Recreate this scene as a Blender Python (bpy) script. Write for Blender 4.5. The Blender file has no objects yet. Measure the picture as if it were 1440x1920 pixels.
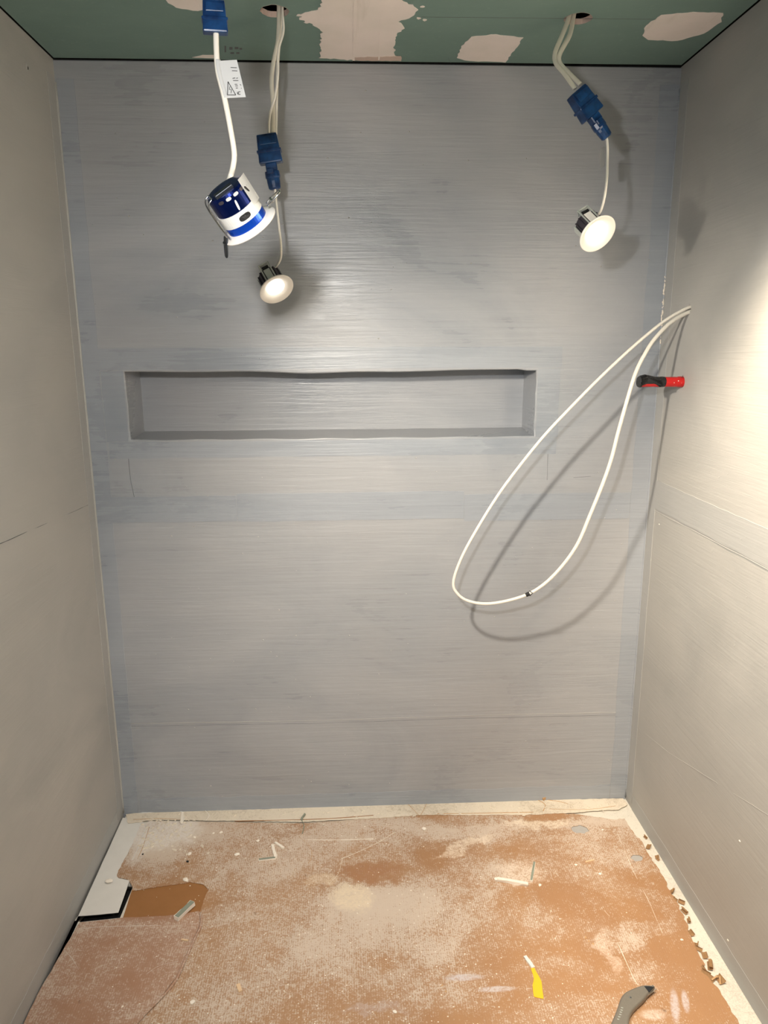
import bpy, bmesh, math, random
from mathutils import Vector, Matrix, noise
random.seed(7)
S = bpy.context.scene
C = S.collection

# ---------------------------------------------------------------- camera, world, exposure
W, H = 1.76, 2.35                       # alcove width and height in metres; back wall is y = 0
CAM = Vector((0.8034, -2.2864, 1.5783)); YAW, PITCH, ROLL, FPX = 0.0444, -0.2231, -0.0044, 1380.99
_F = Vector((math.sin(YAW)*math.cos(PITCH), math.cos(YAW)*math.cos(PITCH), math.sin(PITCH)))
_r = Vector((math.cos(YAW), -math.sin(YAW), 0)); _u = _r.cross(_F)
CR = _r*math.cos(ROLL) + _u*math.sin(ROLL); CU = -_r*math.sin(ROLL) + _u*math.cos(ROLL); CF = _F
cam = bpy.data.objects.new('camera', bpy.data.cameras.new('camera')); C.objects.link(cam)
cam.matrix_world = Matrix(((CR.x, CU.x, -CF.x, CAM.x), (CR.y, CU.y, -CF.y, CAM.y), (CR.z, CU.z, -CF.z, CAM.z), (0, 0, 0, 1)))
cam.data.sensor_fit = 'VERTICAL'; cam.data.sensor_height = 36; cam.data.sensor_width = 27
cam.data.lens = FPX/1920*36; cam.data.clip_start = 0.02
S.camera = cam
S.view_settings.view_transform = 'Standard'; S.view_settings.look = 'None'
S.view_settings.gamma = 1; S.view_settings.use_curve_mapping = False
S.view_settings.exposure = 0.17
w = bpy.data.worlds.new('world'); S.world = w; w.use_nodes = True
w.node_tree.nodes['Background'].inputs[0].default_value = (0.80, 0.91, 1.0, 1)
w.node_tree.nodes['Background'].inputs[1].default_value = 0.12
# hanging lamps' own lights (watts of each spot, colour); the spots are made in make_downlight
WARM = (1.0, 0.82, 0.60); NEUT = (1.0, 0.965, 0.92)
POWER = dict(front=50.0, big=74.0, right=122.0, small_left=1.2, small_right=1.2)

# ---------------------------------------------------------------- pixel of the photo -> point on a real plane
def _ray(px, py): return CF + CR*((px-720)/FPX) - CU*((py-960)/FPX)
def at(px, py, y):
    d = _ray(px, py); return CAM + d*((y-CAM.y)/d.y)
def fl(px, py, z=0.0):
    d = _ray(px, py); p = CAM + d*((z-CAM.z)/d.z); return (p.x, p.y)
def rw(px, py):
    d = _ray(px, py); return CAM + d*((W-CAM.x)/d.x)
def bw(px, py):
    p = at(px, py, 0); return (p.x, p.z)
def ce(px, py): return fl(px, py, H)

# ---------------------------------------------------------------- materials
def srgb(r, g, b):
    f = lambda c: (c/12.92 if c <= .04045 else ((c+.055)/1.055)**2.4)
    return (f(r/255), f(g/255), f(b/255), 1)
class N:
    def __init__(s, name):
        s.m = bpy.data.materials.new(name); s.m.use_nodes = True; s.t = s.m.node_tree
        s.b = s.t.nodes['Principled BSDF']; s.co = s.n('ShaderNodeTexCoord').outputs['Object']
    def n(s, ty, **k):
        o = s.t.nodes.new(ty)
        for a, v in k.items(): setattr(o, a, v)
        return o
    def put(s, sock, v):
        if isinstance(v, bpy.types.NodeSocket): s.t.links.new(v, sock)
        else: sock.default_value = v
    def map(s, scale=(1, 1, 1), loc=(0, 0, 0), rot=(0, 0, 0), co=None):
        o = s.n('ShaderNodeMapping'); s.put(o.inputs[0], co or s.co)
        o.inputs[1].default_value = loc; o.inputs[2].default_value = rot; o.inputs[3].default_value = scale
        return o.outputs[0]
    def noise(s, scale, detail=4, rough=.55, co=None, dist=0):
        o = s.n('ShaderNodeTexNoise'); s.put(o.inputs['Vector'], co or s.co)
        o.inputs['Scale'].default_value = scale; o.inputs['Detail'].default_value = detail
        o.inputs['Roughness'].default_value = rough; o.inputs['Distortion'].default_value = dist
        return o.outputs['Fac']
    def rng(s, v, a, b, c=0.0, d=1.0, smooth=False):
        o = s.n('ShaderNodeMapRange'); o.interpolation_type = 'SMOOTHSTEP' if smooth else 'LINEAR'
        s.put(o.inputs[0], v)
        for i, x in zip((1, 2, 3, 4), (a, b, c, d)): o.inputs[i].default_value = x
        return o.outputs[0]
    def math(s, op, a, b=0.0):
        o = s.n('ShaderNodeMath', operation=op); s.put(o.inputs[0], a); s.put(o.inputs[1], b); return o.outputs[0]
    def mix(s, f, a, b):
        o = s.n('ShaderNodeMix', data_type='RGBA'); s.put(o.inputs[0], f); s.put(o.inputs[6], a); s.put(o.inputs[7], b)
        return o.outputs[2]
    def bump(s, h, strength=.3, dist=.002):
        o = s.n('ShaderNodeBump'); s.put(o.inputs['Height'], h)
        o.inputs['Strength'].default_value = strength; o.inputs['Distance'].default_value = dist
        s.t.links.new(o.outputs[0], s.b.inputs['Normal'])
    def warp(s):
        """object coordinates pushed about by noise, so stains get broken edges"""
        if not hasattr(s, '_w'):
            o = s.n('ShaderNodeTexNoise'); s.put(o.inputs['Vector'], s.co); o.inputs['Scale'].default_value = 9; o.inputs['Detail'].default_value = 6; o.inputs['Roughness'].default_value = .72
            a = s.n('ShaderNodeVectorMath', operation='SUBTRACT'); s.put(a.inputs[0], o.outputs['Color']); a.inputs[1].default_value = (.5, .5, .5)
            b = s.n('ShaderNodeVectorMath', operation='MULTIPLY'); s.put(b.inputs[0], a.outputs[0]); b.inputs[1].default_value = (.17, .17, 0)
            c = s.n('ShaderNodeVectorMath', operation='ADD'); s.put(c.inputs[0], s.co); s.put(c.inputs[1], b.outputs[0]); s._w = c.outputs[0]
        return s._w
    def spot(s, cx, cy, rx, ry, rot=0.0, soft=.6, co=None):
        """elliptical stain on the floor, 1 inside -> 0 outside"""
        v = s.map(loc=(-cx, -cy, 0), co=co or s.warp()); v = s.map(rot=(0, 0, -rot), co=v)
        v = s.map(scale=(1/rx, 1/ry, 0), co=v)
        o = s.n('ShaderNodeVectorMath', operation='LENGTH'); s.put(o.inputs[0], v)
        return s.rng(o.outputs['Value'], 1+soft, 1-soft, 0, 1, True)

def simple(name, col, rough=.5, metal=0.0, var=.12, scale=60, bump=.05, **k):
    m = N(name); f = m.noise(scale)
    c2 = tuple(c*(1-var) for c in col[:3])+(1,)
    m.put(m.b.inputs['Base Color'], m.mix(f, col, c2))
    m.put(m.b.inputs['Roughness'], m.rng(f, .3, .7, rough*.85, min(1, rough*1.15)))
    m.b.inputs['Metallic'].default_value = metal
    if bump: m.bump(f, bump, .0006)
    for a, v in k.items(): m.b.inputs[a].default_value = v
    return m.m

def membrane(name, c1, c2, c3, rough=(.30, .5), vert=False, stroke=1.0, relief=.55):
    """grey brushed-on tanking paint: horizontal brush strokes, cloudy second coat, small nibs"""
    m = N(name)
    st = (3.0, 3.0, 75.0) if not vert else (60.0, 60.0, 3.0)
    s1 = m.noise(1.0, 5, .6, m.map(st), .6)
    s2 = m.noise(1.0, 4, .6, m.map((st[0]*3.2, st[1]*3.2, st[2]*3.4), (3, 1, 7)), .4)
    cl = m.noise(1.0, 4, .55, m.map((1.9, 1.9, 3.4), (5, 2, 1)), 1.2)
    cl2 = m.noise(1.0, 3, .5, m.map((.9, .9, 1.1), (1, 8, 4)), .8)
    nib = m.rng(m.noise(95, 2, .5), .74, .80)
    col = m.mix(m.rng(cl, .28, .72), c1, c2)
    col = m.mix(m.math('MULTIPLY', m.rng(cl2, .42, .7), .6), col, c3)
    col = m.mix(m.rng(s1, .35, .75, 0, .18*stroke), col, tuple(min(1, x*1.25) for x in c2[:3])+(1,))
    col = m.mix(m.rng(m.noise(1.0, 3, .5, m.map((5, 5, 16), (2, 2, 2)), 1.0),   .62, .76, 0, .07), col, tuple(x*.7 for x in c1[:3])+(1,))
    m.put(m.b.inputs['Base Color'], col)
    m.put(m.b.inputs['Roughness'], m.rng(m.math('ADD', cl, m.math('MULTIPLY', s1, .4)), .45, .9, rough[0], rough[1]))
    h = m.math('ADD', m.math('MULTIPLY', s1, .8), m.math('MULTIPLY', s2, .28))
    h = m.math('ADD', h, m.math('MULTIPLY', cl, 1.3)); h = m.math('ADD', h, m.math('MULTIPLY', nib, .5))
    m.bump(h, relief, .0024)
    return m.m

M = {}
M['back'] = membrane('grey_membrane_back', srgb(144, 150, 158), srgb(165, 168, 173), srgb(158, 158, 160), (.22, .42))
M['side'] = membrane('grey_membrane_side', srgb(162, 162, 160), srgb(178, 177, 174), srgb(170, 168, 163), (.5, .66), False, .4, .32)
M['tape'] = membrane('grey_membrane_tape', srgb(137, 145, 155), srgb(160, 166, 174), srgb(151, 155, 162), (.20, .38))
M['tape_side'] = membrane('grey_membrane_side_tape', srgb(160, 162, 162), srgb(174, 174, 173), srgb(168, 168, 166), (.46, .62), False, .5, .34)
M['ridge'] = simple('grey_ridge', srgb(176, 176, 173), .4)
M['seam'] = simple('dark_seam', srgb(92, 96, 100), .6)
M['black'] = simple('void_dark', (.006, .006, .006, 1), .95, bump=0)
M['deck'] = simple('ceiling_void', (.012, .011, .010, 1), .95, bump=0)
M['core'] = simple('gypsum_core', srgb(214, 194, 184), .9, bump=.4, scale=200)
M['cable'] = simple('white_pvc', srgb(236, 232, 222), .35, var=.04)
M['cable_old'] = simple('grey_white_pvc', srgb(214, 210, 196), .42, var=.06)
M['bezel'] = simple('white_bezel', srgb(240, 236, 230), .35, var=.03)
M['foil'] = simple('white_tag', srgb(198, 199, 199), .6, var=.03, bump=0)
M['print'] = simple('black_print', srgb(24, 24, 26), .6, bump=0)
M['chrome'] = simple('spring_steel', srgb(205, 208, 208), .18, 1.0, var=.1)
M['steel_dark'] = simple('dark_steel', srgb(70, 74, 80), .35, .8)
M['bracket'] = simple('grey_bracket', srgb(182, 188, 184), .4, .1)
M['heat'] = simple('dark_heatsink', srgb(66, 62, 70), .45, .3)
M['blue_can'] = simple('anodised_blue', srgb(6, 30, 96), .25, .75, var=.3, scale=12, bump=.02)
M['blue_band'] = simple('anodised_blue_band', srgb(18, 80, 205), .22, .5, var=.2, scale=12, bump=.02)
M['label'] = simple('silver_white_label', srgb(226, 226, 222), .3, var=.06)
def bluepl():
    m = N('translucent_blue_plastic'); f = m.noise(55, 3)
    m.put(m.b.inputs['Base Color'], m.mix(m.rng(f, .35, .65), srgb(10, 40, 84), srgb(24, 68, 120)))
    m.b.inputs['Roughness'].default_value = .28; m.b.inputs['Transmission Weight'].default_value = .12
    m.bump(f, .15, .001); return m.m
M['blue'] = bluepl()
def lens():
    m = N('lit_lens'); e = m.n('ShaderNodeEmission'); e.inputs[0].default_value = (1, .93, .80, 1); e.inputs[1].default_value = 10
    m.t.links.new(e.outputs[0], m.t.nodes['Material Output'].inputs[0]); return m.m
M['lens'] = lens()
M['red'] = simple('red_pipe', srgb(214, 28, 30), .35, var=.15)
M['btape'] = simple('black_tape', srgb(34, 34, 36), .28, var=.3, bump=.3, scale=90)

def ceiling_mat():
    m = N('green_plasterboard'); a = m.noise(1.0, 5, .6, m.map((3, 5, 1))); g = m.noise(420, 2)
    c = m.mix(m.rng(a, .3, .7), srgb(113, 139, 133), srgb(122, 148, 142))
    c = m.mix(m.rng(m.noise(60, 3), .6, .8, 0, .18), c, srgb(160, 182, 174))
    m.put(m.b.inputs['Base Color'], c); m.b.inputs['Roughness'].default_value = .85
    m.bump(g, .15, .0006); return m.m
M['ceil'] = ceiling_mat()
def filler():
    m = N('pink_joint_filler'); a = m.noise(1.0, 4, .6, m.map((40, 3, 1)), .5); b = m.noise(9, 4)
    c = m.mix(m.rng(b, .35, .65), srgb(248, 238, 234), srgb(240, 232, 226))
    c = m.mix(m.rng(a, .6, .75, 0, .25), c, srgb(190, 180, 165))
    m.put(m.b.inputs['Base Color'], c); m.b.inputs['Roughness'].default_value = .8
    m.bump(m.math('ADD', a, b), .35, .0015); return m.m
M['filler'] = filler()

def dusty(name, clean1, clean2, dust, amt=(.44, .62), spots=(), wipes=(), flute=True, base=.0):
    """brown fluted card; plaster dust lies in speckles and in trodden-in patches"""
    m = N(name)
    big = m.noise(1.0, 5, .6, m.map((2.6, 3.4, 1), (4, 1, 0)), .8)
    c = m.mix(m.noise(1.0, 4, .6, m.map((6, 2.5, 1))), clean1, clean2)
    fine = m.noise(230, 5, .8); mid = m.noise(60, 6, .78, dist=2.0)
    fl_ = m.n('ShaderNodeTexWave', wave_type='BANDS', bands_direction='X'); m.put(fl_.inputs[0], m.map((1, .04, 1)))
    fl_.inputs['Scale'].default_value = 52; fl_.inputs['Distortion'].default_value = 1.2; fl_.inputs['Detail'].default_value = 1
    wav = fl_.outputs['Fac']
    dens = m.math('ADD', m.rng(big, .36, .64, -.12, .14), base)
    edge = m.noise(11, 6, .7, dist=1.5)
    for (px, py, rx, ry, k, *ro) in spots:
        x, y = fl(px, py); s = m.spot(x, y, rx, ry, ro[0] if ro else 0, .55)
        dens = m.math('ADD', dens, m.math('MULTIPLY', s, k*.7))
    sp = m.math('ADD', m.math('MULTIPLY', fine, 1.0), m.math('MULTIPLY', m.math('SUBTRACT', mid, .5), 1.1))
    sc1 = m.noise(1.0, 3, .6, m.map((60, 420, 1), rot=(0, 0, .7)), 1.5); sc2 = m.noise(1.0, 3, .6, m.map((380, 55, 1), rot=(0, 0, .35)), 1.5)
    scr_ = m.math('MAXIMUM', sc1, sc2)
    sp = m.math('ADD', sp, m.math('MULTIPLY', m.math('SUBTRACT', scr_, .56), .9))
    sp = m.math('ADD', sp, m.math('MULTIPLY', wav, .10 if flute else 0))
    tot = m.math('ADD', m.math('ADD', sp, dens), m.math('MULTIPLY', m.math('SUBTRACT', edge, .5), .38))
    f = m.rng(tot, amt[0], amt[1], 0, .82, True)
    haze = m.rng(dens, -.12, .40, .08, .42)
    c = m.mix(haze, c, dust); c = m.mix(f, c, dust)
    dark = m.rng(m.noise(38, 3, .6, m.map(loc=(9, 3, 0))), .71, .76, 0, .55)
    c = m.mix(dark, c, srgb(96, 66, 44))
    for (px, py, rx, ry, k, col, *ro) in wipes:
        x, y = fl(px, py); s = m.spot(x, y, rx, ry, ro[0] if ro else 0, .35, m.co if min(rx, ry) < .016 else None)
        c = m.mix(m.math('MULTIPLY', m.math('MULTIPLY', s, m.rng(mid, .3, .55)), k), c, col)
    m.put(m.b.inputs['Base Color'], c)
    m.put(m.b.inputs['Roughness'], m.rng(f, 0, 1, .5, .95))
    m.bump(m.math('ADD', m.math('MULTIPLY', wav, .25 if flute else 0), m.math('MULTIPLY', f, 1.0)), .4, .0012)
    return m.m
DUST = srgb(208, 194, 180); DUSTL = srgb(226, 214, 206)
SP = [(305, 1562, .17, .075, .26), (270, 1600, .07, .06, .15), (330, 1570, .22, .10, .20), (700, 1560, .30, .07, .20), (660, 1680, .06, .055, .34), (760, 1660, .12, .13, .10),
      (900, 1565, .14, .04, .20), (560, 1690, .30, .16, .09), (820, 1740, .35, .16, .09), (970, 1640, .09, .05, .22),
      (1060, 1545, .26, .03, .22), (620, 1820, .40, .18, .07), (1180, 1760, .13, .03, .22, .3), (1190, 1800, .035, .09, .18),
      (1290, 1700, .16, .22, -.12), (1330, 1850, .26, .20, -.14), (1120, 1680, .16, .10, -.09), (690, 1640, .10, .035, -.20),
      (1000, 1900, .30, .06, -.05), (210, 1745, .12, .03, .16), (100, 1830, .06, .20, .12), (1190, 1625, .02, .12, .10)]
WP = [(300, 1562, .13, .075, .85, srgb(226, 220, 214)), (262, 1590, .035, .09, .6, srgb(222, 216, 210)), (658, 1680, .055, .05, .55, srgb(232, 214, 184)), (600, 1655, .04, .03, .5, srgb(226, 204, 176)), (1010, 1545, .12, .02, .6, srgb(238, 224, 204)), (870, 1590, .10, .018, .6, srgb(236, 220, 200), .5), (980, 1638, .06, .05, .5, srgb(238, 222, 206)), (690, 1640, .09, .035, .5, srgb(160, 112, 82)), (1140, 1790, .02, .07, .5, srgb(230, 214, 200), -.2), (870, 1835, .045, .010, .8, srgb(205, 200, 205)), (930, 1857, .045, .008, .7, srgb(208, 204, 208)),
      (1265, 1888, .010, .045, .7, srgb(206, 202, 208), -.35), (1285, 1880, .008, .03, .7, srgb(206, 202, 208), -.3),
      (1225, 1905, .03, .014, .6, srgb(222, 210, 200)), (700, 1895, .07, .02, .4, srgb(200, 190, 190))]
M['card'] = dusty('dusty_brown_card', srgb(174, 130, 86), srgb(150, 106, 68), DUST, (.53, .66), SP, WP, base=-.045)
M['card_left'] = dusty('dusty_red_brown_card', srgb(168, 124, 96), srgb(150, 106, 78), srgb(206, 190, 176), (.54, .76), SP, (), base=-.03)
M['card_clean'] = simple('clean_brown_card', srgb(156, 108, 62), .6, var=.15, scale=14)
M['plaster'] = dusty('white_plaster_dust', srgb(204, 192, 174), srgb(180, 164, 142), srgb(226, 216, 200), (.36, .55), (), (), False, base=.08)
M['floor'] = dusty('pale_dusty_screed', srgb(206, 200, 190), srgb(184, 178, 168), srgb(222, 218, 208), (.34, .55), (), (), False, base=.05)
M['whiteboard'] = simple('white_dusty_board', srgb(226, 224, 220), .75, var=.10, scale=22, bump=.25)
M['chip'] = simple('plaster_chip', srgb(244, 236, 224), .8, var=.10, scale=150, bump=.3)
M['chip_green'] = simple('green_plasterboard_paper', srgb(140, 148, 134), .8, var=.15, scale=80)
M['hole_grey'] = simple('grey_floor_below', srgb(176, 174, 172), .6, var=.1)
M['yellow'] = simple('yellow_tape', srgb(242, 192, 40), .45, var=.1)
M['splinter'] = simple('pale_wood', srgb(226, 196, 160), .7)
M['card_edge'] = simple('torn_card_edge', srgb(204, 166, 122), .85, var=.3, scale=120, bump=.3)
M['knife'] = simple('cast_grey_handle', srgb(134, 130, 122), .42, .35, var=.12, bump=.12, scale=200)
M['blade'] = simple('bright_blade', srgb(240, 236, 225), .2, .9, bump=0)

# ---------------------------------------------------------------- mesh helpers
def link(name, me, mat, parent=None):
    o = bpy.data.objects.new(name, me); C.objects.link(o)
    if mat: me.materials.clear(); me.materials.append(mat)
    if parent: o.parent = parent
    return o
def from_bm(name, bm, mat, parent=None, smooth=False):
    bmesh.ops.recalc_face_normals(bm, faces=bm.faces)
    me = bpy.data.meshes.new(name); bm.to_mesh(me); bm.free()
    if smooth:
        for p in me.polygons: p.use_smooth = True
    return link(name, me, mat, parent)
def tag(o, label, cat, group=None, kind=None):
    if label: o['label'] = label
    if cat: o['category'] = cat
    if group: o['group'] = group
    if kind: o['kind'] = kind
    return o
def empty(name, loc, mat4=None):
    o = bpy.data.objects.new(name, None); C.objects.link(o); o.empty_display_size = .05
    o.location = loc
    if mat4: o.matrix_world = mat4
    return o
def box(bm, lo, hi, mtx=None):
    vs = [bm.verts.new(Vector((x, y, z))) for z in (lo[2], hi[2]) for y in (lo[1], hi[1]) for x in (lo[0], hi[0])]
    if mtx:
        for v in vs: v.co = mtx @ v.co
    for f in ((0, 2, 3, 1), (4, 5, 7, 6), (0, 1, 5, 4), (2, 6, 7, 3), (0, 4, 6, 2), (1, 3, 7, 5)):
        bm.faces.new([vs[i] for i in f])
    return vs
def bevel(bm, w, seg=2):
    bmesh.ops.bevel(bm, geom=list(bm.edges), offset=w, segments=seg, affect='EDGES', profile=.6)
def smooth_pts(pts, n=8, closed=False):
    P = [Vector(p) for p in pts]; out = []; L = len(P); R = L if closed else L-1
    for i in range(R):
        g = (lambda k: P[k % L]) if closed else (lambda k: P[max(0, min(L-1, k))])
        a, b, c, d = g(i-1), g(i), g(i+1), g(i+2)
        for k in range(n):
            t = k/n
            out.append(.5*((2*b)+(c-a)*t+(2*a-5*b+4*c-d)*t*t+(3*b-a-3*c+d)*t**3))
    if not closed: out.append(P[-1])
    return out
def tube(bm, pts, r, seg=10, flat=1.0, up=Vector((0, 1, 0)), cap=True):
    rings = []
    for i, p in enumerate(pts):
        t = (pts[min(i+1, len(pts)-1)]-pts[max(i-1, 0)]).normalized()
        a = up.cross(t)
        if a.length < .05: a = Vector((1, 0, 0)).cross(t)
        a.normalize(); b = t.cross(a).normalized()
        rr = r[i] if isinstance(r, (list, tuple)) else r
        rings.append([bm.verts.new(p+a*(math.cos(q)*rr)+b*(math.sin(q)*rr*flat)) for q in [2*math.pi*k/seg for k in range(seg)]])
    for A, B in zip(rings, rings[1:]):
        for k in range(seg): bm.faces.new((A[k], A[(k+1) % seg], B[(k+1) % seg], B[k]))
    if cap: bm.faces.new(rings[0][::-1]); bm.faces.new(rings[-1])
def lathe(bm, prof, seg=40, mtx=None, cap0=True, cap1=True):
    rings = []
    for r, z in prof:
        ring = []
        for k in range(seg):
            v = Vector((r*math.cos(2*math.pi*k/seg), r*math.sin(2*math.pi*k/seg), z))
            ring.append(bm.verts.new(mtx @ v if mtx else v))
        rings.append(ring)
    for A, B in zip(rings, rings[1:]):
        for k in range(seg): bm.faces.new((A[k], A[(k+1) % seg], B[(k+1) % seg], B[k]))
    if cap0: bm.faces.new(rings[0][::-1])
    if cap1: bm.faces.new(rings[-1])
def sheet(name, outline, z0, th, mat, parent=None, holes=(), bev=0.0, plane='xy', smooth=False):
    """flat sheet with any outline and holes, given real thickness. plane 'xy': lies at z0..z0+th ; 'xz': stands, front at y = z0, th goes behind it;
    'yz': stands on the right/left wall, outline is (y, z)"""
    cu = bpy.data.curves.new(name, 'CURVE'); cu.dimensions = '2D'; cu.fill_mode = 'BOTH'
    cu.extrude = max(th/2-bev, 1e-5); cu.bevel_depth = bev; cu.offset = -bev; cu.bevel_resolution = 2
    for loop in [outline]+list(holes):
        s = cu.splines.new('POLY'); s.points.add(len(loop)-1); s.use_cyclic_u = True
        for p, q in zip(s.points, loop): p.co = (q[0], q[1], 0, 1)
    o = bpy.data.objects.new(name, cu); C.objects.link(o)
    dg = bpy.context.evaluated_depsgraph_get(); dg.update()
    me = bpy.data.meshes.new_from_object(o.evaluated_get(dg)); bpy.data.objects.remove(o); me.name = name
    for v in me.vertices:
        a, b, c = v.co
        if plane == 'xy': v.co = (a, b, z0+th/2+c)
        elif plane == 'xz': v.co = (a, z0+th/2-c, b)
        else: v.co = (z0+th/2+c, a, b)
    bm = bmesh.new(); bm.from_mesh(me); bmesh.ops.remove_doubles(bm, verts=bm.verts, dist=1e-6)
    bmesh.ops.recalc_face_normals(bm, faces=bm.faces); bm.to_mesh(me); bm.free()
    return link(name, me, mat, parent)
def ragged(pts, amp, step, seed=0, closed=True, amps=None):
    """walk an outline, adding small random in/out steps (torn or trowelled edge)"""
    rnd = random.Random(seed); out = []; L = len(pts)
    for i in range(L if closed else L-1):
        a = Vector((pts[i][0], pts[i][1])); b = Vector((pts[(i+1) % L][0], pts[(i+1) % L][1])); d = b-a
        n = max(1, int(d.length/step)); nn = Vector((-d.y, d.x)).normalized() if d.length else Vector((0, 0))
        am = amps[i] if amps else amp
        for k in range(n):
            out.append(tuple(a+d*(k/n)+nn*(rnd.uniform(-am, am) if k or am else 0)))
    if not closed: out.append(tuple(pts[-1][:2]))
    return out

# ================================================================ THE SETTING
YF = -2.75                                # the walls run on past the camera to here
# ---- floor: pale screed with a slot at the left wall and round the white board, dark pit below
slot = [fl(*p) for p in ((160, 1700), (140, 1726), (150, 1729), (225, 1721), (238, 1690), (252, 1656), (235, 1654), (212, 1700))]
floor = sheet('floor', [(.010, .02), (W+.03, .02), (W+.03, YF), (.010, YF)], -.025, .025, M['floor'], holes=[slot])
floor['kind'] = 'structure'
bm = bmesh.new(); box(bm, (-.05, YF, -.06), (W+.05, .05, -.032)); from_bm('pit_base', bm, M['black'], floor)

# ---- back wall with the long niche
def nichelip(k=0.0):
    top = []; n = 44
    for i in range(n+1):
        x = .124+(1.377-.124)*i/n
        z = 1.502-.003*math.sin((x-.2)*3.1)+.003*math.sin(x*17)*math.exp(-((x-.75)/.35)**2)-(.004 if .60 < x < 1.0 else 0)*math.sin((x-.6)/.4*math.pi)
        if x > 1.335: z -= .004
        top.append((x, z))
    right = [(1.378-.002*i/6+.001*math.sin(i*2.1), 1.494-.190*i/6) for i in range(1, 6)]
    bot = [(1.379-(1.379-.128)*i/n, 1.297+.0012*math.sin(i*.9)) for i in range(n+1)]
    left = [(.127-.001*math.sin(i*1.7), 1.300+.2*i/6) for i in range(1, 6)]
    return top+right+bot+left
lip = nichelip()
wall_back = sheet('wall_back', [(-.02, -.04), (W+.02, -.04), (W+.02, H-.0035), (-.02, H-.0028)], 0, .014, M['back'], holes=[lip], bev=.004, plane='xz')
wall_back['kind'] = 'structure'
bm = bmesh.new()                           # niche lining, sill rising slightly to the back
ND = .168
fr = [(.120, 1.508), (1.383, 1.504), (1.383, 1.293), (.121, 1.293)]
bk = [(.123, 1.503), (1.377, 1.500), (1.377, 1.306), (.125, 1.304)]
A = [bm.verts.new((x, .010, z)) for x, z in fr]; B = [bm.verts.new((x, ND, z)) for x, z in bk]
for k in range(4): bm.faces.new((A[k], A[(k+1) % 4], B[(k+1) % 4], B[k]))
bm.faces.new(B)
bmesh.ops.subdivide_edges(bm, edges=bm.edges[:], cuts=10, use_grid_fill=True)
for v in bm.verts:
    if v.co.y > .02: v.co += Vector((noise.noise(v.co*9)*.0022, 0, noise.noise(v.co*9+Vector((4, 2, 2)))*.0022))
nb = from_bm('niche_lining', bm, M['back'], wall_back)
tag(nb, 'recessed long niche with sloped sill, painted grey', None)
# tapes under the membrane: each one proud of the wall by under a millimetre
def wstrip(x0, z0, x1, z1, seed, amp=.0012, th=.0009, mat='tape', parent=wall_back, step=.03):
    return sheet('joint_tape', ragged([(x0, z0), (x1, z0), (x1, z1), (x0, z1)], amp, step, seed), -th, th+.001, M[mat], parent, plane='xz')
wstrip(.055, 1.292, .121, 1.505, 1); wstrip(1.383, 1.292, 1.452, 1.505, 2)
wstrip(.050, 1.508, 1.455, 1.572, 3); wstrip(.060, 1.240, 1.450, 1.290, 4)
wstrip(.050, 1.036, .44, 1.118, 5, .001, .0012); wstrip(.442, 1.034, 1.16, 1.124, 6, .0014, .0011); wstrip(1.162, 1.026, 1.70, 1.112, 7, .001, .0010)
wstrip(.004, .0, .052, 2.30, 8, .002, .0010, step=.08); wstrip(1.702, .0, 1.757, 2.30, 9, .002, .0010, step=.08)
wstrip(.060, .0, 1.70, .058, 10, .003, .0009)
# fine ridges where board edges show through the coat
def ridge(pts, r=.0011, mat='ridge', parent=wall_back, name='joint_ridge'):
    bm = bmesh.new(); P = []
    pts = [Vector(p) for p in pts]
    for a, b in zip(pts, pts[1:]):
        n = max(2, int((b-a).length/.035))
        for k in range(n):
            q = a.lerp(b, k/n); P.append(q+Vector((0, 0, noise.noise(q*14)*.0014))+Vector((noise.noise(q*11)*.0012, 0, 0)))
    P.append(pts[-1]); tube(bm, P, [r*(.55+.6*abs(noise.noise(q*25))) for q in P], 6)
    return from_bm(name, bm, M[mat], parent, True)
def B3(px, py, off=0.0): x, z = bw(px, py); return (x, -off, z)
ridge([B3(243, 1357), B3(600, 1351), B3(900, 1341), B3(1180, 1335)])
ridge([B3(243, 1362), B3(600, 1356), B3(900, 1346), B3(1180, 1340)], .0006, 'seam')
ridge([B3(208, 977), B3(420, 972), B3(1035, 975)], .0007)
ridge([B3(240, 848), B3(245, 900), B3(252, 934)], .0010, 'seam')
ridge([B3(1028, 838), B3(1026, 900)], .0006, 'seam')
ridge([B3(1010, 840), B3(1030, 839)], .0008, 'seam')
ridge([B3(182, 700), B3(230, 690)], .0007, 'tape'); ridge([B3(330, 968), B3(372, 938)], .0006, 'seam'); ridge([B3(375, 966), B3(420, 938)], .0006, 'seam')
ridge([B3(1075, 896), B3(1108, 893)], .0006, 'seam')
# nibs and drips in the coat (one part: too small to count)
bm = bmesh.new()
for i in range(150):
    x, z = random.uniform(.03, 1.73), random.uniform(.05, 2.3)
    if .11 < x < 1.39 and 1.28 < z < 1.52: continue
    bmesh.ops.create_icosphere(bm, subdivisions=1, radius=random.uniform(.0008, .0022), matrix=Matrix.Translation((x, 0, z)) @ Matrix.Diagonal((1.6, .8, 1, 1)))
o = from_bm('paint_nibs', bm, M['ridge'], wall_back, True); o['kind'] = 'stuff'

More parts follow.
